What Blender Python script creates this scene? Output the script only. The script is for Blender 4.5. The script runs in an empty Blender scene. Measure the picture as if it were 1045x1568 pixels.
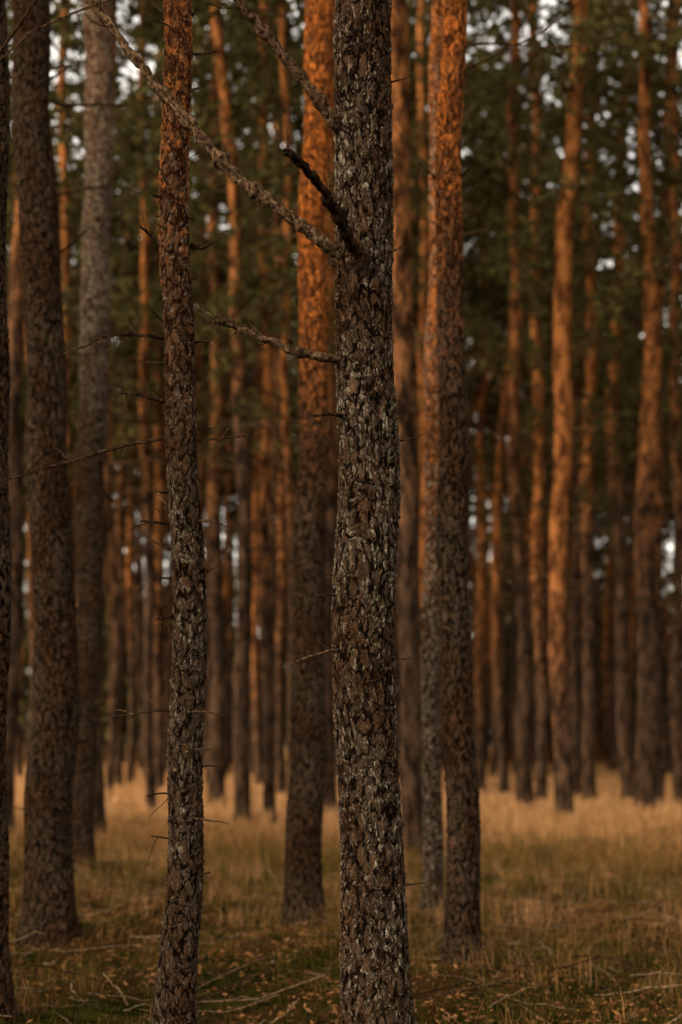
import bpy, math
import numpy as np
from mathutils import Vector

rng = np.random.default_rng(11)
F = 2178.0
CAMH = 1.5
HZ = 1140.0
CX = 522.5

def wx(u, d): return (u - CX) * d / F
def wz(v, d): return CAMH + (HZ - v) * d / F
def P(u, v, d): return np.array([wx(u, d), d, wz(v, d)])

def terrain(x, y):
    x = np.asarray(x, float); y = np.asarray(y, float)
    h = 0.035*np.sin(x*1.3+0.7*y+1) + 0.03*np.sin(x*2.9-1.7*y+2) + 0.02*np.sin(5.1*x+3.3*y) + 0.015*np.sin(7.9*x-6.1*y+1.5)
    h += 0.06*np.sin(0.31*x+0.2)*np.sin(0.27*y+0.5)
    return h - 0.03

# ------------------------------------------------------------------ mesh tools
class MB:
    def __init__(s): s.V=[]; s.F=[]; s.n=0
    def add(s, v, f, mat=0, a=0.0, b=0.0, smooth=True):
        v=np.asarray(v,np.float32); f=np.asarray(f,np.int64)
        if len(v)==0: return
        a=np.broadcast_to(np.asarray(a,np.float32),(len(v),)); b=np.broadcast_to(np.asarray(b,np.float32),(len(v),))
        s.V.append((v,a,b)); s.F.append((f+s.n,mat,smooth)); s.n+=len(v)
    def build(s, name, mats, origin=(0,0,0)):
        o=np.array(origin,np.float32)
        V=np.concatenate([x[0] for x in s.V])-o
        A=np.concatenate([x[1] for x in s.V]); B=np.concatenate([x[2] for x in s.V])
        loops=np.concatenate([x[0].ravel() for x in s.F])
        tot=np.concatenate([np.full(len(x[0]),x[0].shape[1]) for x in s.F])
        mi=np.concatenate([np.full(len(x[0]),x[1]) for x in s.F])
        sm=np.concatenate([np.full(len(x[0]),x[2]) for x in s.F])
        st=np.concatenate([[0],np.cumsum(tot)[:-1]])
        me=bpy.data.meshes.new(name)
        me.vertices.add(len(V)); me.vertices.foreach_set('co',V.astype(np.float32).ravel())
        me.loops.add(len(loops)); me.loops.foreach_set('vertex_index',loops.astype(np.int32))
        me.polygons.add(len(tot)); me.polygons.foreach_set('loop_start',st.astype(np.int32))
        me.polygons.foreach_set('loop_total',tot.astype(np.int32))
        me.polygons.foreach_set('material_index',mi.astype(np.int32))
        me.polygons.foreach_set('use_smooth',sm.astype(bool))
        for n_,d_ in (('tone',A),('lich',B)):
            at=me.attributes.new(n_,'FLOAT','POINT'); at.data.foreach_set('value',d_.astype(np.float32))
        for m in mats: me.materials.append(m)
        me.update(calc_edges=True)
        ob=bpy.data.objects.new(name,me); ob.location=origin
        bpy.context.scene.collection.objects.link(ob)
        return ob

def grid_faces(rows, segs):
    i=np.arange(rows-1)[:,None]*segs; j=np.arange(segs)[None,:]; k=(j+1)%segs
    return np.stack([i+j,i+k,i+segs+k,i+segs+j],-1).reshape(-1,4)

def smooth_interp(z, zk, xk, win):
    y=np.interp(z,zk,xk)
    if win>1:
        k=np.hanning(win+2)[1:-1]; k/=k.sum(); p=win//2
        yp=np.concatenate([2*y[0]-y[1:p+1][::-1], y, 2*y[-1]-y[-p-1:-1][::-1]])
        y=np.convolve(yp,k,'valid')[:len(y)]
    return y

def tube(pts, rad, segs=6):
    pts=np.asarray(pts,float); n=len(pts)
    t=np.gradient(pts,axis=0); t/=np.linalg.norm(t,axis=1)[:,None]+1e-9
    ref=np.array([0.13,0.21,0.97]) if abs(t[0][2])<0.9 else np.array([1,0.1,0])
    a=np.cross(t,ref); a/=np.linalg.norm(a,axis=1)[:,None]+1e-9
    b=np.cross(t,a)
    th=np.linspace(0,2*np.pi,segs,endpoint=False)
    V=pts[:,None,:]+np.asarray(rad)[:,None,None]*(a[:,None,:]*np.cos(th)[None,:,None]+b[:,None,:]*np.sin(th)[None,:,None])
    return V.reshape(-1,3), grid_faces(n,segs)

def branch_pts(ctrl, n, wob=0.01, r=None):
    ctrl=np.asarray(ctrl,float)
    d=np.concatenate([[0],np.cumsum(np.linalg.norm(np.diff(ctrl,axis=0),axis=1))])
    s=np.linspace(0,d[-1],n)
    out=np.stack([smooth_interp(s,d,ctrl[:,k],max(3,n//8)|1) for k in range(3)],1)
    out[0]=ctrl[0]
    nz=r.normal(0,1,(n,3)); k=np.hanning(9)[1:-1]; k/=k.sum()
    nz=np.stack([np.convolve(nz[:,i],k,'same') for i in range(3)],1)
    out+=nz*wob*np.linspace(0.2,1,n)[:,None]
    return out

def tufts(C, L, W, k, r, up=0.35):
    n=len(C)
    d=r.normal(0,1,(n,k,3)); d[...,2]+=up; d/=np.linalg.norm(d,axis=2)[...,None]
    s=np.cross(d,r.normal(0,1,(n,k,3))); s/=np.linalg.norm(s,axis=2)[...,None]+1e-9
    l=L*r.uniform(0.6,1.2,(n,k,1)); c=C[:,None,:]
    v0=c+s*W*0.5; v1=c-s*W*0.5; v2=c+d*l
    V=np.stack([v0,v1,v2],2).reshape(-1,3)
    f=np.arange(len(V)).reshape(-1,3)
    return V,f

# ------------------------------------------------------------------ materials
def newmat(name):
    m=bpy.data.materials.new(name); m.use_nodes=True
    nt=m.node_tree; nt.nodes.clear()
    return m,nt,nt.nodes,nt.links
def mth(nt,op,a,b=None,c=None,clamp=False):
    n=nt.nodes.new('ShaderNodeMath'); n.operation=op; n.use_clamp=clamp
    for i,v in enumerate((a,b,c)):
        if v is None: continue
        if isinstance(v,(int,float)): n.inputs[i].default_value=v
        else: nt.links.new(v,n.inputs[i])
    return n.outputs[0]
def mixc(nt,f,a,b,blend='MIX'):
    n=nt.nodes.new('ShaderNodeMix'); n.data_type='RGBA'; n.blend_type=blend
    for s,v in ((n.inputs[0],f),(n.inputs[6],a),(n.inputs[7],b)):
        if isinstance(v,(int,float)): s.default_value=v
        elif isinstance(v,tuple): s.default_value=(*v,1)
        else: nt.links.new(v,s)
    return n.outputs[2]
def sstep(nt,v,a,b,lo=0.0,hi=1.0):
    n=nt.nodes.new('ShaderNodeMapRange'); n.interpolation_type='SMOOTHSTEP'
    nt.links.new(v,n.inputs[0]); n.inputs[1].default_value=a; n.inputs[2].default_value=b
    n.inputs[3].default_value=lo; n.inputs[4].default_value=hi
    return n.outputs[0]
def noise(nt,vec,scale,detail=3,rough=0.55):
    n=nt.nodes.new('ShaderNodeTexNoise'); n.inputs['Scale'].default_value=scale
    n.inputs['Detail'].default_value=detail; n.inputs['Roughness'].default_value=rough
    nt.links.new(vec,n.inputs['Vector']); return n
def voro(nt,vec,scale,feature='F1',rand=1.0):
    n=nt.nodes.new('ShaderNodeTexVoronoi'); n.feature=feature; n.inputs['Scale'].default_value=scale
    n.inputs['Randomness'].default_value=rand
    nt.links.new(vec,n.inputs['Vector']); return n
def attr(nt,name):
    n=nt.nodes.new('ShaderNodeAttribute'); n.attribute_name=name; return n.outputs['Fac']
def warp(nt,vec,scale,amt,detail=2):
    N,L=nt.nodes,nt.links
    nz=noise(nt,vec,scale,detail)
    sub=N.new('ShaderNodeVectorMath'); sub.operation='SUBTRACT'; L.new(nz.outputs['Color'],sub.inputs[0]); sub.inputs[1].default_value=(.5,.5,.5)
    sc=N.new('ShaderNodeVectorMath'); sc.operation='SCALE'; L.new(sub.outputs[0],sc.inputs[0]); sc.inputs['Scale'].default_value=amt
    ad=N.new('ShaderNodeVectorMath'); ad.operation='ADD'; L.new(vec,ad.inputs[0]); L.new(sc.outputs[0],ad.inputs[1])
    return ad.outputs[0]

def bark_material(name, disp=0.020):
    m,nt,N,L=newmat(name)
    tc=N.new('ShaderNodeTexCoord'); oi=N.new('ShaderNodeObjectInfo')
    mp=N.new('ShaderNodeMapping'); L.new(tc.outputs['Object'],mp.inputs[0])
    cb=N.new('ShaderNodeCombineXYZ'); r=mth(nt,'MULTIPLY',oi.outputs['Random'],37.0)
    L.new(r,cb.inputs[0]); L.new(r,cb.inputs[2]); L.new(cb.outputs[0],mp.inputs['Location'])
    mp.inputs['Scale'].default_value=(1,1,0.5)
    W=warp(nt,warp(nt,mp.outputs[0],7,0.08),38,0.032,3)
    big=voro(nt,W,22,'DISTANCE_TO_EDGE'); bigc=voro(nt,W,22,'F1')
    sm=voro(nt,W,70,'DISTANCE_TO_EDGE'); smc=voro(nt,W,70,'F1')
    ridg=noise(nt,W,34,5,0.7)
    hb=sstep(nt,big.outputs['Distance'],0.0,0.22)
    hs=sstep(nt,sm.outputs['Distance'],0.0,0.25)
    sepc=N.new('ShaderNodeSeparateColor'); L.new(smc.outputs['Color'],sepc.inputs[0])
    sepb=N.new('ShaderNodeSeparateColor'); L.new(bigc.outputs['Color'],sepb.inputs[0])
    fine=noise(nt,W,150,3,0.7)
    med=noise(nt,mp.outputs[0],4,3)
    h=mth(nt,'MULTIPLY',hb,0.24)
    h=mth(nt,'ADD',h,mth(nt,'MULTIPLY',mth(nt,'MULTIPLY',hs,mth(nt,'ADD',mth(nt,'MULTIPLY',sepc.outputs[0],0.9),0.1)),0.38))
    h=mth(nt,'ADD',h,mth(nt,'MULTIPLY',sstep(nt,ridg.outputs[0],0.32,0.68),0.42))
    h=mth(nt,'ADD',h,mth(nt,'MULTIPLY',fine.outputs[0],0.16))
    ora=attr(nt,'tone'); lic=attr(nt,'lich')
    hsc=mth(nt,'SUBTRACT',1.0,mth(nt,'MULTIPLY',ora,0.5))
    H=mth(nt,'MULTIPLY',h,hsc)
    c=mixc(nt,sepc.outputs[1],(0.034,0.018,0.010),(0.082,0.042,0.021))
    c=mixc(nt,mth(nt,'MULTIPLY',sstep(nt,med.outputs[0],0.38,0.62),0.65),c,(0.066,0.047,0.031))
    oc=mixc(nt,sepc.outputs[1],(0.26,0.068,0.013),(0.50,0.165,0.034))
    oc=mixc(nt,mth(nt,'MULTIPLY',sstep(nt,sepb.outputs[2],0.45,0.85),0.75),oc,(0.09,0.036,0.015))
    om=mth(nt,'ADD',ora,mth(nt,'MULTIPLY',mth(nt,'SUBTRACT',med.outputs[0],0.5),1.0))
    om=mth(nt,'ADD',om,mth(nt,'MULTIPLY',mth(nt,'SUBTRACT',ridg.outputs[0],0.5),1.6))
    c=mixc(nt,sstep(nt,om,0.2,0.95),c,oc)
    lm=mth(nt,'ADD',sepc.outputs[0],mth(nt,'MULTIPLY',mth(nt,'SUBTRACT',fine.outputs[0],0.5),2.2))
    lm=mth(nt,'ADD',lm,mth(nt,'MULTIPLY',mth(nt,'SUBTRACT',med.outputs[0],0.5),1.1))
    lm=mth(nt,'ADD',lm,mth(nt,'SUBTRACT',lic,0.5))
    lf=sstep(nt,lm,0.74,1.2)
    c=mixc(nt,mth(nt,'MULTIPLY',lf,0.85),c,(0.24,0.20,0.145))
    dark=sstep(nt,h,0.32,0.74)
    dk=mixc(nt,ora,(0.005,0.003,0.002),(0.040,0.013,0.005))
    c=mixc(nt,dark,dk,c)
    b=N.new('ShaderNodeBsdfDiffuse'); L.new(c,b.inputs[0])
    o=N.new('ShaderNodeOutputMaterial'); L.new(b.outputs[0],o.inputs[0])
    d=N.new('ShaderNodeDisplacement'); L.new(H,d.inputs['Height']); d.inputs['Scale'].default_value=disp; d.inputs['Midlevel'].default_value=0.6
    L.new(d.outputs[0],o.inputs['Displacement']); m.displacement_method='BOTH'
    return m

def far_bark(name):
    m,nt,N,L=newmat(name)
    tc=N.new('ShaderNodeTexCoord'); ora=attr(nt,'tone')
    mp=N.new('ShaderNodeMapping'); L.new(tc.outputs['Object'],mp.inputs[0]); mp.inputs['Scale'].default_value=(1,1,0.35)
    nn=noise(nt,mp.outputs[0],6,4,0.8)
    k=sstep(nt,nn.outputs[0],0.38,0.64)
    c=mixc(nt,k,(0.010,0.006,0.004),(0.066,0.039,0.023))
    oc=mixc(nt,k,(0.050,0.018,0.007),(0.30,0.115,0.034))
    c=mixc(nt,sstep(nt,mth(nt,'ADD',ora,mth(nt,'MULTIPLY',mth(nt,'SUBTRACT',nn.outputs[0],0.5),1.4)),0.1,1.0),c,oc)
    b=N.new('ShaderNodeBsdfDiffuse'); L.new(c,b.inputs[0])
    o=N.new('ShaderNodeOutputMaterial'); L.new(b.outputs[0],o.inputs[0]); return m

def simple_tone(name, cols, transl=0.0, nscale=None, bump=0):
    m,nt,N,L=newmat(name)
    t=attr(nt,'tone'); r=N.new('ShaderNodeValToRGB'); L.new(t,r.inputs[0])
    e=r.color_ramp.elements
    while len(e)<len(cols): e.new(0.5)
    for i,(p,c) in enumerate(cols): e[i].position=p; e[i].color=(*c,1)
    col=r.outputs[0]
    b=N.new('ShaderNodeBsdfDiffuse')
    if nscale:
        tc=N.new('ShaderNodeTexCoord'); nn=noise(nt,tc.outputs['Object'],nscale,4,0.7)
        col=mixc(nt,0.9,col,mixc(nt,sstep(nt,nn.outputs[0],0.35,0.65),(0.12,0.10,0.08),(1.6,1.5,1.4)),'MULTIPLY')
        if bump:
            bm=N.new('ShaderNodeBump'); L.new(nn.outputs[0],bm.inputs['Height']); bm.inputs['Distance'].default_value=bump; L.new(bm.outputs[0],b.inputs['Normal'])
    L.new(col,b.inputs[0])
    o=N.new('ShaderNodeOutputMaterial'); sh=b.outputs[0]
    if transl>0:
        tr=N.new('ShaderNodeBsdfTranslucent'); L.new(col,tr.inputs[0])
        mx=N.new('ShaderNodeMixShader'); mx.inputs[0].default_value=transl; L.new(b.outputs[0],mx.inputs[1]); L.new(tr.outputs[0],mx.inputs[2]); sh=mx.outputs[0]
    L.new(sh,o.inputs[0]); return m

M_BARK_HD=bark_material('pine_bark_relief')
M_BARK=far_bark('pine_bark')
M_DEAD=simple_tone('dead_branch_wood',[(0,(0.018,0.011,0.007)),(0.5,(0.085,0.052,0.030)),(1,(0.25,0.18,0.11))],0,55,0.012)
M_NEED=simple_tone('pine_needles',[(0,(0.034,0.033,0.011)),(0.6,(0.080,0.070,0.024)),(1,(0.14,0.112,0.042))],0.3)
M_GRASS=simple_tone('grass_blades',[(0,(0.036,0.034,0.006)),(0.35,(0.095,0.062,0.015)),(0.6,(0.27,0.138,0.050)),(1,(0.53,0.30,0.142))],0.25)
MATS=[M_BARK_HD,M_DEAD,M_NEED,M_BARK]

# ------------------------------------------------------------------ trees
def crown(mb, cx, cy, z0, z1, rad, nl, nt_, L, W, k, r, segs=4):
    C=[]; T=[]
    for i in range(nl):
        f=(i+r.uniform(0,1))/nl
        z=z0+(z1-z0)*f**0.9
        az=r.uniform(0,2*np.pi)
        ln=rad*(0.55+0.6*math.sin(math.pi*min(1,f*0.8+0.15)))*r.uniform(0.6,1.15)
        if f>0.85: ln*=0.6
        rise=r.uniform(0.05,0.6)*ln
        x0,y0=cx(z),cy(z)
        s=np.linspace(0,1,5)
        pts=np.stack([x0+np.cos(az)*ln*s+r.normal(0,0.05,5)*s, y0+np.sin(az)*ln*s+r.normal(0,0.05,5)*s, z+rise*s**1.4+r.normal(0,0.06,5)*s],1)
        v,fc=tube(pts,np.linspace(0.04,0.012,5),segs); mb.add(v,fc,1,0.2,0)
        nc=r.integers(2,5)
        for c in range(nc):
            q=r.uniform(0.45,1.05)
            cc=np.array([x0+np.cos(az)*ln*q, y0+np.sin(az)*ln*q, z+rise*q**1.4])+r.normal(0,0.22,3)
            m=max(2,int(nt_*(0.5+0.7*f)*r.uniform(0.5,1.4)/nc))
            p=cc+r.normal(0,1,(m,3))*np.array([0.33,0.33,0.16])*rad/1.8
            C.append(p); T.append(np.full(m,np.clip(r.normal(0.45,0.2),0,1)))
    C=np.concatenate(C); T=np.concatenate(T)
    v,f=tufts(C,L,W,k,r)
    t=np.repeat(np.clip(T+r.normal(0,0.12,len(T)),0,1),k*3)
    mb.add(v,f,2,t,0,False)

def dead_twigs(mb, cx, cy, rr, z0, z1, n, r, lmax=1.4, lmin=0.25, rad=0.012, seg=4, needles=0):
    C=[]
    for i in range(n):
        z=r.uniform(z0,z1); az=r.uniform(0,2*np.pi); ln=r.uniform(lmin,lmax)
        s=np.linspace(0,1,6); bend=r.uniform(-0.2,0.7)
        a2=az+s*r.normal(0,0.3)
        r0=rr(z)*0.8
        pts=np.stack([cx(z)+np.cos(a2)*(r0+ln*s), cy(z)+np.sin(a2)*(r0+ln*s), z+bend*ln*s**1.3],1)+r.normal(0,0.025,(6,3))*s[:,None]*ln
        v,f=tube(pts,np.linspace(rad*r.uniform(0.7,1.4),rad*0.25,6),seg); mb.add(v,f,1,r.uniform(0.1,0.5),0)
        if needles and r.uniform()<0.6*np.clip((z-7)/4,0,1): C.append(pts[r.integers(3,6,needles)]+r.normal(0,0.18,(needles,3)))
    if C:
        C=np.concatenate(C); v,f=tufts(C,0.24,0.08,5,r); mb.add(v,f,2,np.clip(r.normal(.5,.2,len(v)),0,1),0,False)

def make_tree(D, pts, H, zo, hd=None, lich=0.35, cb=None, crown_r=1.7, seed=0, name='pine_tree', branches=(), stubs=0, dead=14, oscale=1.0, lichf=None, cr=(24,24,0.30,0.08,5), trans=4.0, stl=0.16, str_=0.006):
    r=np.random.default_rng(1000+seed)
    mb=MB()
    zk=np.array([wz(v,D) for (_,v,_) in pts]); xk=np.array([wx(u,D) for (u,_,_) in pts]); rk=np.array([w*0.5*D/F for (_,_,w) in pts])
    o=np.argsort(zk); zk,xk,rk=zk[o],xk[o],rk[o]
    if zk[0]>-0.1:
        s=(xk[1]-xk[0])/(zk[1]-zk[0])
        xk=np.r_[xk[0]-np.clip(s,-.05,.05)*(zk[0]+0.1),xk]; rk=np.r_[rk[0]*1.03,rk]; zk=np.r_[-0.1,zk]
    s=(xk[-1]-xk[-2])/(zk[-1]-zk[-2]); zt=zk[-1]
    s=np.clip(s,-0.06,0.06)
    for q in (0.3,0.65,1.0):
        z=zt+(H-zt)*q
        if z>zk[-1]+0.3:
            xk=np.r_[xk,xk[-1]+s*0.7*(z-zk[-1])]; zk=np.r_[zk,z]; rk=np.r_[rk,max(0.025,rk[-1]*(1-0.35*q-0.15))]
    yamp=r.uniform(-0.02,0.02)
    zb=-0.1
    if hd:
        dz,segs,zh=hd
        zf=np.arange(zb,zh,dz); zc=np.arange(zh,H,0.25)
    else:
        segs=14 if D<40 else 8; zf=np.arange(zb,0.6,0.12); zc=np.arange(0.6,H,0.45 if D<40 else 0.9)
    zz_u=np.linspace(zb,H,400)
    xs=smooth_interp(zz_u,zk,xk,25); rs=smooth_interp(zz_u,zk,rk,15)
    ys=D+yamp*zz_u+0.03*np.sin(zz_u*0.6+seed)
    wob=0.012*np.sin(zz_u*2.3+seed)+0.008*np.sin(zz_u*4.7+2*seed)
    if D>20: wob=wob+0.05*np.sin(zz_u*0.9+seed*1.7)
    xs=xs+wob
    cx=lambda z: np.interp(z,zz_u,xs); cy=lambda z: np.interp(z,zz_u,ys); rr=lambda z: np.interp(z,zz_u,rs)
    def ring(z,segs):
        th=np.linspace(0,2*np.pi,segs,endpoint=False)
        R=rr(z)[:,None]*np.ones((1,segs))
        lob=0.5+0.5*np.cos(th*4+seed)+0.4*np.cos(th*7+seed*2)
        R=R*(1+np.exp(-np.maximum(z,0)/0.16)[:,None]*(0.22+0.16*lob[None,:]))
        R=R*(1+0.03*np.sin(z[:,None]*3+th[None,:]*2+seed)+0.02*np.sin(z[:,None]*7.3-th[None,:]*3+seed))
        X=cx(z)[:,None]+R*np.cos(th); Y=cy(z)[:,None]+R*np.sin(th); Z=np.repeat(z[:,None],segs,1)
        return np.stack([X,Y,Z],-1).reshape(-1,3)
    def tone(z,segs):
        t=np.clip((z-zo)/trans+0.5,0,1)*oscale
        return np.repeat(t,segs)
    lf=(lichf if lichf else (lambda z: np.full(len(z),lich)))
    if hd:
        mb.add(ring(zf,segs),grid_faces(len(zf),segs),0,tone(zf,segs),np.repeat(lf(zf),segs))
        s2=24; z2=np.r_[zf[-1]-0.02,zc]
        mb.add(ring(z2,s2),grid_faces(len(z2),s2),3,tone(z2,s2),np.repeat(lf(z2),s2))
    else:
        z2=np.r_[zf,zc]
        mb.add(ring(z2,segs),grid_faces(len(z2),segs),3,tone(z2,segs),np.repeat(lf(z2),segs))
    for (ctrl,r0,r1,tn,dth,tw) in branches:
        C=[P(u,v,D+dd) for (u,v,dd) in ctrl]
        n=max(8,int(np.linalg.norm(np.array(C[-1])-C[0])/0.012))
        pp=branch_pts(C,n,min(0.010,r0*0.6),r)
        nz=np.convolve(r.normal(0,1,n),[.25,.5,.25],'same')
        rad=np.linspace(r0,r1,n)*(1+0.15*nz); rad[:max(2,n//14)]*=np.linspace(1.5,1,max(2,n//14))
        for kk in range(n//16):
            i=r.integers(0,n); rad[max(0,i-1):i+2]*=1.35
        sg=12 if r0>0.012 else 6
        v,f=tube(pp,rad,sg)
        if r0>0.012: v=v+r.normal(0,r0*0.07,v.shape)
        mb.add(v,f,1,np.clip(tn+r.normal(0,0.15,len(v)),0,1),0)
        for q in range(tw):
            i=r.integers(int(n*0.25),n); d=pp[min(i+2,n-1)]-pp[max(i-3,0)]; d/=np.linalg.norm(d)+1e-9
            d=d+r.normal(0,0.65,3); d/=np.linalg.norm(d); ln=r.uniform(0.04,0.18)
            s_=np.linspace(0,1,6)[:,None]; tp=pp[i]+d*ln*s_+r.normal(0,0.006,(6,3))*s_+np.array([0,0,-0.25])*ln*s_**2*r.uniform(-1,1)
            v,f=tube(tp,np.linspace(0.0028,0.0012,6)+0.0004,4); mb.add(v,f,1,r.uniform(0.0,0.6),0)
    if cb is None: cb=H*0.6
    if stubs: dead_twigs(mb,cx,cy,rr,0.8,min(5.5,cb),stubs,r,stl,0.03,str_)
    dead_twigs(mb,cx,cy,rr,(5 if D<20 else 4.5),cb+1,dead,r,2.1 if D>20 else 1.3,0.3,0.021 if D>20 else 0.012,needles=(14 if D>20 else 0))
    crown(mb,cx,cy,cb,H+0.3,crown_r,cr[0],cr[1],cr[2],cr[3],cr[4],r)
    return mb.build(name,MATS,(float(cx(0)),float(D),0.0))

B0=[
 ([(520,392,0),(500,375,-0.08),(470,352,-0.1),(430,322,-0.12),(355,266,-0.15),(300,200,-0.15),(240,130,-0.1),(180,55,-0.1),(140,0,-0.1),(100,-50,-0.1)],0.026,0.015,0.52,0,16),
 ([(535,215,0),(515,190,-0.05),(480,142,-0.1),(440,92,-0.15),(400,42,-0.2),(365,0,-0.25),(330,-50,-0.3)],0.027,0.016,0.45,0,8),
 ([(552,400,-0.12),(540,375,-0.2),(520,332,-0.35),(482,272,-0.55),(455,248,-0.7),(437,232,-0.8)],0.027,0.012,0.0,0,6),
 ([(530,552,0),(508,548,-0.06),(480,543,-0.08),(450,538,-0.1),(425,524,-0.12),(390,515,-0.15),(360,500,-0.15),(330,489,-0.2)],0.019,0.009,0.45,0,14),
 ([(530,993,0),(505,996,-0.08),(480,1004,-0.1),(444,1016,-0.12)],0.006,0.003,0.5,0,1),
 ([(530,912,0),(490,911,-0.08),(455,912,-0.12)],0.0045,0.0022,0.2,0,1),
 ([(530,637,0),(505,634,-0.1),(480,637,-0.1)],0.010,0.006,0.1,0,1),
 ([(590,388,0),(605,382,-0.08),(616,377,-0.1)],0.010,0.004,0.3,0,0),
 ([(590,610,0),(607,612,-0.05),(614,611,-0.1)],0.005,0.002,0.3,0,0),
]
make_tree(6.0,[(583,1680,112),(578,1568,106),(570,1350,100),(564,1100,96),(561,900,94),(560,700,92),(556,480,88),(556,400,92),(559,200,85),(563,0,84)],19,9.5,hd=(0.0065,190,5.2),
          seed=1,branches=B0,lichf=lambda z:0.54+0*z,stubs=22)
B1=[
 ([(262,378,0),(248,372,-0.05),(230,358,-0.05),(215,348,-0.1)],0.011,0.006,0.1,0,1),
 ([(295,377,0),(310,380,-0.05),(330,371,-0.1)],0.014,0.004,0.1,0,4),
 ([(262,520,0),(235,514,-0.05),(200,511,-0.08),(170,513,-0.1),(145,522,-0.1),(118,536,-0.1)],0.011,0.004,0.15,0,14),
 ([(262,618,0),(240,612,-0.05),(215,605,-0.08),(180,600,-0.1)],0.011,0.004,0.1,0,14),
 ([(262,673,0),(245,672,-0.05),(200,680,-0.05),(160,690,0),(120,704,0.05),(70,716,0.1),(15,734,0.1),(-30,745,0.1)],0.009,0.004,0.15,0,14),
 ([(300,676,0),(330,672,-0.05),(382,667,-0.1)],0.007,0.003,0.15,0,3),
 ([(268,803,0),(245,800,-0.05),(215,797,-0.1)],0.009,0.004,0.1,0,4),
 ([(270,886,0),(250,885,-0.05),(234,888,-0.1)],0.007,0.004,0.1,0,1),
 ([(272,942,0),(255,946,-0.1),(238,949,-0.1)],0.012,0.004,0.1,0,3),
 ([(275,1090,0),(250,1088,-0.05),(220,1090,-0.05),(198,1099,-0.1)],0.006,0.003,0.1,0,4),
 ([(275,1217,0),(250,1214,-0.05),(223,1219,-0.1)],0.007,0.004,0.1,0,1),
 ([(270,1285,0),(250,1283,-0.05),(232,1281,-0.1)],0.006,0.003,0.1,0,1),
 ([(265,757,0),(250,754,-0.05),(238,752,-0.1)],0.007,0.003,0.1,0,1),
 ([(295,525,0),(308,523,-0.05),(324,523,-0.1)],0.007,0.003,0.1,0,1),
 ([(300,1343,0),(315,1338,-0.05),(322,1335,-0.1)],0.006,0.004,0.1,0,1),
]
make_tree(7.0,[(262,1600,66),(267,1540,62),(279,1400,58),(290,1250,54),(290,1000,51),(283,820,49),(277,600,49),(275,400,46),(272,200,45),(270,0,46)],17,4.1,hd=(0.007,120,5.4),
          seed=2,branches=B1,lich=0.40,stubs=40,stl=0.2,str_=0.008,oscale=0.72,trans=3)
make_tree(11.0,[(75,1437,84),(76,1300,74),(88,1000,68),(78,700,60),(65,400,58),(55,200,57),(48,0,56)],20,9.5,hd=(0.011,100,7.6),seed=3,lich=0.08,stubs=14,
   branches=[([(70,122,0),(90,115,-0.1),(106,100,-0.2)],0.012,0.005,0,0,2),([(80,300,0),(120,292,-0.1),(175,281,-0.2)],0.011,0.004,0.1,0,5),([(85,392,0),(110,375,-0.1),(136,349,-0.2)],0.011,0.004,0.1,0,2)],oscale=0.65)
make_tree(12.1,[(468,1410,62),(467,1300,56),(473,1000,53),(480,700,47),(480,400,45),(485,200,46),(490,0,46)],21,4.6,hd=(0.012,100,8.1),seed=4,lich=0.2,stubs=8,trans=3)
make_tree(9.75,[(713,1475,56),(707,1300,50),(698,1000,47),(692,700,45),(687,400,41),(690,200,40),(692,0,40)],19,5.0,hd=(0.010,110,6.9),seed=5,lich=0.1,stubs=14,
   branches=[([(680,282,0),(660,266,-0.1),(641,248,-0.15)],0.011,0.005,0.0,0,1),([(700,274,0),(712,268,-0.1),(721,258,-0.15)],0.012,0.004,0.0,0,3),([(675,600,0),(662,600,-0.1),(650,603,-0.15)],0.006,0.003,0.1,0,1)],oscale=0.88,trans=2.5)
make_tree(13.3,[(662,1385,30),(660,1000,28),(664,600,26),(667,300,25),(671,0,24)],18,3.8,hd=(0.014,60,8.6),seed=6,lich=0.75,stubs=6)
make_tree(16.7,[(122,1335,36),(136,1000,40),(142,700,44),(152,400,43),(155,200,44),(156,0,44)],20,7.0,hd=(0.016,80,10.3),seed=7,lichf=lambda z:0.15+0.9*np.clip((z-4)/3,0,1),stubs=6,oscale=0.5)
make_tree(8.0,[(-18,1548,60),(-12,1000,52),(-6,600,48),(-4,300,46),(-8,0,46)],19,7.5,hd=(0.01,80,5.8),seed=8,lich=0.1,stubs=10,oscale=0.4)
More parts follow.
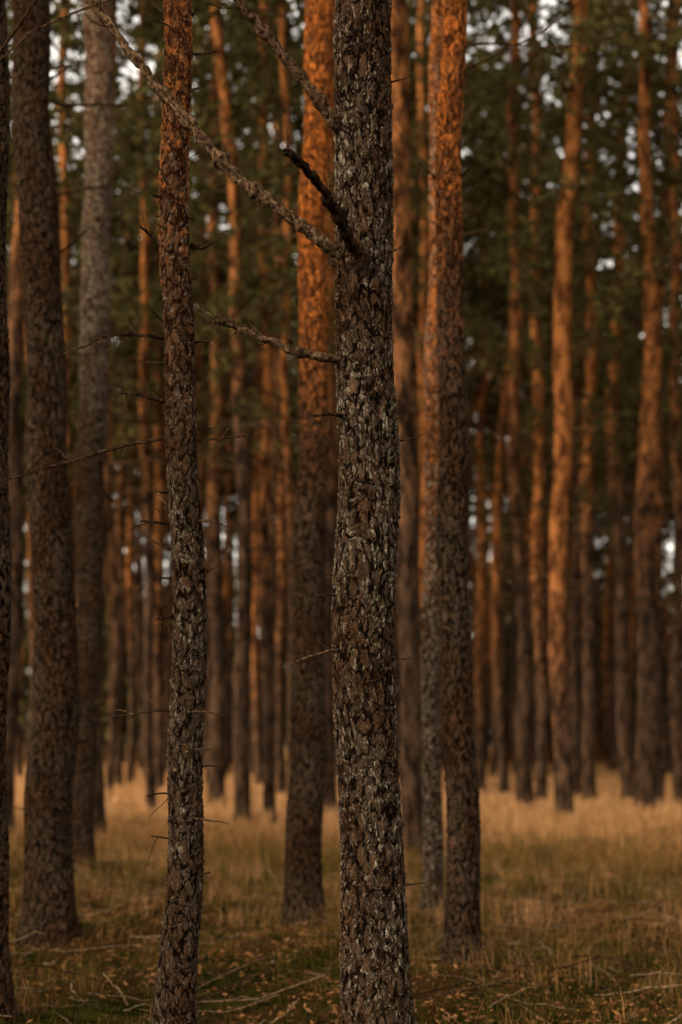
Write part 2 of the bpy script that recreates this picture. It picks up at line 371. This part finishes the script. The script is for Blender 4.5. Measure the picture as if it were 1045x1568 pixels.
MID=[
 (22.0,[(148,1288,24),(152,900,22),(160,500,20),(166,0,18)],4,.3),
 (23.0,[(12,1282,28),(20,900,26),(28,500,24),(34,0,20)],6,.3),
 (19.0,[(633,1312,36),(628,1000,36),(620,700,34),(612,400,32),(608,0,30)],4.0,.3),
 (27.0,[(861,1258,30),(858,1000,27),(855,800,27),(862,500,28),(874,200,24),(886,0,22)],3.2,.4),
 (27.5,[(373,1258,25),(372,900,24),(372,600,22),(356,300,20),(334,0,18)],4.6,.4),
 (34.0,[(333,1236,26),(331,900,24),(330,500,20),(325,0,16)],3.5,.3),
 (28.0,[(410,1256,19),(408,900,19),(409,500,17),(402,0,15)],4.4,.4),
 (40.0,[(430,1220,15),(430,800,15),(428,400,14),(424,0,13)],5,.3),
 (36.0,[(906,1230,21),(900,900,20),(905,500,19),(908,0,14)],4,.3),
 (29.0,[(990,1252,40),(991,900,32),(998,560,28),(995,300,20),(988,0,16)],4,.25),
 (34.0,[(1005,1236,20),(1002,800,19),(1004,560,19),(1018,280,17),(1030,0,14)],4,.25),
 (38.0,[(962,1226,22),(948,800,22),(938,620,20),(952,330,17),(960,0,15)],5,.3),
 (31.0,[(808,1245,27),(798,900,22),(790,700,18),(789,0,14)],4,.35),
 (34.0,[(830,1236,18),(825,800,17),(823,400,16),(820,0,14)],3.5,.35),
 (44.0,[(735,1214,15),(737,800,15),(745,400,13),(752,0,12)],4,.3),
 (48.0,[(183,1208,13),(186,800,13),(192,400,12),(196,0,10)],4,.5),
 (52.0,[(203,1203,12),(200,800,12),(201,400,11),(203,0,10)],4,.5),
 (42.0,[(242,1218,17),(244,800,16),(246,400,14),(246,0,12)],4,.4),
 (29.0,[(500,1252,24),(502,900,23),(506,500,22),(512,0,20)],4,.3),
 (30.0,[(100,1248,16),(105,800,15),(96,400,14),(95,0,12)],4,.3),
 (38.0,[(634,1226,17),(632,700,16),(632,300,15),(636,0,14)],4,.4),
 (36.0,[(648,1230,15),(650,700,15),(650,300,14),(648,0,13)],4,.4),
 (33.0,[(1040,1240,20),(1036,700,16),(1030,350,14),(1036,0,12)],4,.4),
 (25.0,[(452,1270,12),(444,900,12),(440,600,11),(436,0,10)],4,.4),
 (43.0,[(300,1216,14),(306,800,13),(309,400,12),(312,0,11)],4,.4),
 (40.0,[(880,1222,16),(884,800,15),(890,400,14),(893,0,12)],4,.4),
 (32.0,[(232,1242,16),(226,800,15),(222,400,14),(224,0,12)],5,.4),
 (37.0,[(60,1228,18),(58,800,17),(40,400,15),(30,0,13)],5,.4),
 (58.0,[(756,1196,10),(757,800,10),(760,400,9),(764,0,8)],5,.4),
 (64.0,[(789,1191,10),(786,800,10),(783,500,9),(782,200,8)],6,.4),
]
placed=[]
for i,(D,pts,zo,li) in enumerate(MID):
    Ht=20+(i*7%5)*0.8
    make_tree(D,pts,Ht,zo+(i*5%7)*0.8-0.4,seed=20+i,lich=li,cb=12.6+(i*3%4)*0.8,crown_r=2.05,dead=60,cr=(24,30,0.29,0.10,5),trans=6,oscale=0.5+0.5*((i*3)%5)/4)
    placed.append((wx(pts[0][0],D),D))
for D,u in ((6,583),(7,262),(11,75),(12.1,468),(9.75,713),(13.3,664),(16.7,122),(8,-18)): placed.append((wx(u,D),D))

# narrow forest rides (unplanted lanes) running away through the far half of the stand
def ride(x,y):
    return y>50 and (abs(x-(0.116*y-0.2))<0.85 or abs(x-(-0.152*y+0.2))<0.6 or abs(x-(0.182*y))<0.5)
def mass(name, n, accept, sampler, seed, mind, Hr, cbr, cr, rad=(0.11,0.17), segs=8, dead=8, nd=0):
    r=np.random.default_rng(seed); mb=MB(); c=0; tries=0
    while c<n and tries<n*40:
        tries+=1
        x,y=sampler(r)
        if not accept(x,y): continue
        if any((x-a)**2+(y-b)**2<mind**2 for a,b in placed): continue
        placed.append((x,y)); c+=1
        H=r.uniform(*Hr); cb=H*r.uniform(*cbr); R=r.uniform(*rad)
        lx,ly=r.normal(0,0.014,2); bx=r.normal(0,0.18); ph=r.uniform(0,6)
        cx=lambda z,x=x,lx=lx,bx=bx,ph=ph: x+lx*z+bx*(np.sin(z*0.3+ph)-np.sin(ph)); cy=lambda z,y=y,ly=ly: y+ly*z
        z=np.r_[-0.1,0.15,0.5,np.arange(1.5,H,1.0),H]
        th=np.linspace(0,2*np.pi,segs,endpoint=False)
        rr_=R*(1.0-0.72*(z/H)**1.2)*(1+0.35*np.exp(-np.maximum(z,0)/0.2))
        V=np.stack([cx(z)[:,None]+rr_[:,None]*np.cos(th),cy(z)[:,None]+rr_[:,None]*np.sin(th),np.repeat(z[:,None],segs,1)],-1).reshape(-1,3)
        zo=r.uniform(4,10); os_=r.uniform(0.25,1)
        mb.add(V,grid_faces(len(z),segs),3,np.repeat(np.clip((z-zo)/6+0.5,0,1)*os_,segs),0.35)
        rr=lambda q,R=R: R*0.7
        dead_twigs(mb,cx,cy,rr,4.5,cb+0.5,dead,r,1.6,0.3,0.018,3,needles=nd)
        crown(mb,cx,cy,cb,H+0.3,2.05,cr[0],cr[1],cr[2],cr[3],cr[4],r,3)
    return mb.build(name,MATS)
mass('distant_pine_trees',290,lambda x,y: not ride(x,y),lambda r:(lambda y:(r.uniform(-0.36,0.36)*y,y))(math.sqrt(r.uniform(38**2,93**2))),5,1.1,(17,25.5),(0.44,0.74),(18,28,0.43,0.18,4),rad=(0.085,0.16),dead=8,nd=4)
def side(r):
    return r.uniform(-26,26), r.uniform(5,42)
mass('unseen_surrounding_pines',44,lambda x,y:(abs(x)>0.29*y+1.2),side,6,2.6,(18,21),(0.6,0.7),(18,16,0.4,0.12,4),rad=(0.12,0.18),dead=4)
EL,AZ=math.radians(34),math.radians(236)
SX,SY=math.sin(AZ),math.cos(AZ)
def shade_band(r):
    a=r.uniform(19,33); b=r.uniform(-22,14)
    return SX*a-SY*b, 9+SY*a+SX*b
mass('unseen_surrounding_pines',38,lambda x,y:(abs(x)>0.29*y+1.2) and x*x+y*y>36,shade_band,16,2.0,(18,20.5),(0.42,0.5),(24,24,0.45,0.16,4),rad=(0.12,0.18),dead=2)  # out-of-view pines added up-sun to shade the near trunks and ground

r=np.random.default_rng(9); mb=MB()
for i in range(420):
    y=r.uniform(98,130); x=r.uniform(-0.42,0.42)*y; H=r.uniform(10.5,18)+2*math.sin(x*0.15)
    z=np.linspace(-0.1,H,6); rr_=np.linspace(0.17,0.03,6); th=np.linspace(0,2*np.pi,5,endpoint=False)
    V=np.stack([x+rr_[:,None]*np.cos(th),y+rr_[:,None]*np.sin(th),np.repeat(z[:,None],5,1)],-1).reshape(-1,3)
    mb.add(V,grid_faces(6,5),3,r.uniform(0.3,1.0),0.3)
    m=60; f=r.uniform(0,1,m)**0.75; zz=1.5+f*(H-1.4); R=(1.6*(1-f)**0.7+0.3)*r.uniform(0.2,1,m); a=r.uniform(0,6.28,m)
    C=np.stack([x+R*np.cos(a),y+R*np.sin(a),zz],1)
    v,fc=tufts(C,0.9,0.36,4,r,0.1); mb.add(v,fc,2,np.repeat(np.clip(r.normal(0.4,0.25,m),0,1),12),0,False)
mb.build('distant_young_forest',MATS)

# ------------------------------------------------------------------ ground
xs=np.sinh(np.linspace(-6.2,6.2,420))*1.3; ys=np.concatenate([np.linspace(-400,-25,20),np.linspace(-20,4,30),np.arange(4.2,26,0.07),np.linspace(26.5,90,110),np.geomspace(95,900,30)])
X,Y=np.meshgrid(xs,ys)
Z=terrain(X,Y)*np.clip(1.3-np.hypot(X,Y)/200,0,1)
nx,ny=len(xs),len(ys)
i=np.arange(ny-1)[:,None]*nx; j=np.arange(nx-1)[None,:]
fc=np.stack([i+j,i+j+1,i+nx+j+1,i+nx+j],-1).reshape(-1,4)
m,nt,N,L=newmat('forest_floor')
tc=N.new('ShaderNodeTexCoord'); V=tc.outputs['Object']
n1=noise(nt,V,0.9,4); n2=noise(nt,V,9,6,0.7); n3=noise(nt,V,60,4,0.7)
sp=N.new('ShaderNodeSeparateXYZ'); L.new(V,sp.inputs[0])
moss=mixc(nt,sstep(nt,n2.outputs[0],0.35,0.65),(0.012,0.013,0.003),(0.050,0.046,0.010))
lit=mixc(nt,sstep(nt,n3.outputs[0],0.35,0.65),(0.024,0.012,0.005),(0.11,0.050,0.020))
c=mixc(nt,sstep(nt,mth(nt,'ADD',n1.outputs[0],mth(nt,'MULTIPLY',mth(nt,'SUBTRACT',n2.outputs[0],0.5),0.8)),0.42,0.64),moss,lit)
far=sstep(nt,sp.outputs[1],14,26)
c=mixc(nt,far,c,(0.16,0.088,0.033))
b=N.new('ShaderNodeBsdfDiffuse'); L.new(c,b.inputs[0])
bm=N.new('ShaderNodeBump'); L.new(mth(nt,'ADD',n2.outputs[0],mth(nt,'MULTIPLY',n3.outputs[0],0.4)),bm.inputs['Height']); bm.inputs['Distance'].default_value=0.06; L.new(bm.outputs[0],b.inputs['Normal'])
o=N.new('ShaderNodeOutputMaterial'); L.new(b.outputs[0],o.inputs[0])
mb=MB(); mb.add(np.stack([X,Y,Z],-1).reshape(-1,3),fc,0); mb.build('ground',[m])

def patch(x,y,s=1.0):
    return (np.sin(x*1.1*s+0.6*y*s+1)+np.sin(-0.7*x*s+1.3*y*s+2.2)+np.sin(2.3*x*s+1.9*y*s+0.3)*0.7+np.sin(3.9*x*s-3.1*y*s)*0.5)/3.2
def blades(mb,n,y0,y1,spread,h0,h1,w,tmean,tsd,r,lean=0.45,dens=None,clump=0):
    y=np.sqrt(r.uniform(y0**2,y1**2,n)); x=r.uniform(-spread,spread,n)*y
    if dens is not None:
        k=r.uniform(0,1,n)<dens(x,y); x,y=x[k],y[k]; n=len(x)
    hs=np.ones(n)
    if clump:
        nc=n//clump; k=r.integers(0,nc,n); s_=0.05+0.03*r.uniform(0,1,nc)
        cxx,cyy=x[:nc].copy(),y[:nc].copy(); hh=r.uniform(0.6,1.35,nc)
        x=cxx[k]+r.normal(0,1,n)*s_[k]; y=cyy[k]+r.normal(0,1,n)*s_[k]; hs=hh[k]
    h=hs*r.uniform(h0,h1,n)*(0.8+0.35*patch(x,y,0.8)); a=r.uniform(0,2*np.pi,n); b_=r.uniform(0,2*np.pi,n)
    z=terrain(x,y)-0.01
    l=np.abs(r.normal(0,lean,n))*h
    dx,dy=np.cos(a),np.sin(a); sx,sy=np.cos(b_)*w/2,np.sin(b_)*w/2
    base=np.stack([x,y,z],1); mid=base+np.stack([dx*l*0.3,dy*l*0.3,h*0.55],1); tip=base+np.stack([dx*l,dy*l,h*(1-0.35*np.minimum(1,l/h))],1)
    S=np.stack([sx,sy,0*sx],1)
    V=np.stack([base-S,base+S,mid+S*0.8,mid-S*0.8,tip+S*0.15,tip-S*0.15],1).reshape(-1,3)
    q=np.arange(n)[:,None]*6
    Fq=np.concatenate([q+np.array([[0,1,2,3]]),q+np.array([[3,2,4,5]])])
    t=np.clip(r.normal(tmean,tsd,n) if np.isscalar(tmean) else tmean(x,y)+r.normal(0,tsd,n),0,1)
    mb.add(V,Fq,0,np.repeat(t,6),0,False)
r=np.random.default_rng(21)
mb=MB()
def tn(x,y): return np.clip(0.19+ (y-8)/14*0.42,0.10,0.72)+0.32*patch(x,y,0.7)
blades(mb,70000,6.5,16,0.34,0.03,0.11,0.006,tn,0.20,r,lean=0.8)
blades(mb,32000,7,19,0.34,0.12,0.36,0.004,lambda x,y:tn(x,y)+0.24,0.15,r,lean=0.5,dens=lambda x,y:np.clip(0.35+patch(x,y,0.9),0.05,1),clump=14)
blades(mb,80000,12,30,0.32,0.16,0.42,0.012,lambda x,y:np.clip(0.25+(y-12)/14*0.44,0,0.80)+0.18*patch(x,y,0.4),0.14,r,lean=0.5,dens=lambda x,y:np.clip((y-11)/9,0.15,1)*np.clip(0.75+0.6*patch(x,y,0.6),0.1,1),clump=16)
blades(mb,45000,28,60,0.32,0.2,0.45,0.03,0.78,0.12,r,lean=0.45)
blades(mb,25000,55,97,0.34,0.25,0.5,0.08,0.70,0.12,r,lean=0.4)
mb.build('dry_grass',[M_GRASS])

mb=MB()
for i in range(560):
    y=math.sqrt(r.uniform(6.8**2,17**2)); x=r.uniform(-0.32,0.32)*y; a=r.uniform(0,6.28); ln=r.uniform(0.15,1.1)**1.4
    s=np.linspace(-.5,.5,9); px=x+np.cos(a+s*r.normal(0,0.6))*ln*s; py=y+np.sin(a+s*r.normal(0,.6))*ln*s
    pz=terrain(px,py)+0.04+r.uniform(0,0.07)+s*r.normal(0,0.22)*ln+r.normal(0,0.007,9)
    v,f=tube(np.stack([px,py,pz],1),np.linspace(1,0.4,9)*r.uniform(0.003,0.008),5); mb.add(v,f,0,r.uniform(0.05,1.0),0)
mb.build('fallen_twigs',[M_DEAD])
M_LIT=simple_tone('leaf_litter',[(0,(0.03,0.013,0.006)),(0.5,(0.12,0.050,0.018)),(1,(0.26,0.13,0.05))])
mb=MB(); n=32000; y=np.sqrt(r.uniform(6.5**2,15**2,n)); x=r.uniform(-0.34,0.34,n)*y
k=patch(x,y,1.3)+r.normal(0,0.5,n)>0; x,y=x[k],y[k]; n=len(x)
c=np.stack([x,y,terrain(x,y)+r.uniform(0.004,0.045,n)],1); d1=r.normal(0,1,(n,3)); d1[:,2]*=0.4; d1/=np.linalg.norm(d1,axis=1)[:,None]; d2=np.cross(d1,r.normal(0,1,(n,3))); d2/=np.linalg.norm(d2,axis=1)[:,None]
s=r.uniform(0.006,0.02,(n,1)); V=np.stack([c-d1*s*1.6,c-d2*s*0.6,c+d1*s*1.6,c+d2*s*0.6],1).reshape(-1,3)
mb.add(V,np.arange(len(V)).reshape(-1,4),0,np.repeat(r.uniform(0,1,n),4),0,False); mb.build('leaf_litter',[M_LIT])

# ------------------------------------------------------------------ light
w=bpy.data.worlds.new('World'); bpy.context.scene.world=w; w.use_nodes=True
nt=w.node_tree; N=nt.nodes; L=nt.links; bg=N['Background']
sk=N.new('ShaderNodeTexSky'); sk.sky_type='NISHITA'; sk.sun_disc=False; sk.sun_elevation=EL; sk.sun_rotation=AZ; sk.dust_density=5; sk.ozone_density=1.0; sk.air_density=1.0
hs=N.new('ShaderNodeHueSaturation'); hs.inputs['Saturation'].default_value=0.25; L.new(sk.outputs[0],hs.inputs['Color'])
c=mixc(nt,1.0,hs.outputs[0],(1.0,0.89,0.74),'MULTIPLY')
# added brightness gradient: lifts the low sky behind the trees, dims it overhead
tc=N.new('ShaderNodeTexCoord'); sp=N.new('ShaderNodeSeparateXYZ'); L.new(tc.outputs['Generated'],sp.inputs[0])
band=sstep(nt,sp.outputs[2],0.42,0.70,2.5,0.55)
sc_=N.new('ShaderNodeVectorMath'); sc_.operation='SCALE'; L.new(c,sc_.inputs[0]); L.new(band,sc_.inputs['Scale'])
L.new(sc_.outputs[0],bg.inputs[0]); bg.inputs[1].default_value=0.30
sd=bpy.data.lights.new('sun','SUN'); sd.energy=2.6; sd.angle=math.radians(14); sd.color=(1,0.78,0.54)
so=bpy.data.objects.new('sun',sd); bpy.context.scene.collection.objects.link(so)
dirv=Vector((math.sin(AZ)*math.cos(EL),math.cos(AZ)*math.cos(EL),math.sin(EL)))
so.rotation_euler=dirv.to_track_quat('Z','Y').to_euler(); so.location=(-20,-20,30)

cd=bpy.data.cameras.new('camera'); co=bpy.data.objects.new('camera',cd); bpy.context.scene.collection.objects.link(co)
co.location=(0,0,CAMH); co.rotation_euler=(math.radians(90),0,0)
cd.sensor_fit='VERTICAL'; cd.sensor_height=36; cd.sensor_width=24; cd.lens=50; cd.shift_y=(HZ-784)/1568
cd.clip_start=0.1; cd.clip_end=3000
cd.dof.use_dof=True; cd.dof.focus_distance=6.2; cd.dof.aperture_fstop=1.35
sc=bpy.context.scene; sc.camera=co
sc.view_settings.view_transform='Standard'; sc.view_settings.look='None'; sc.view_settings.exposure=0
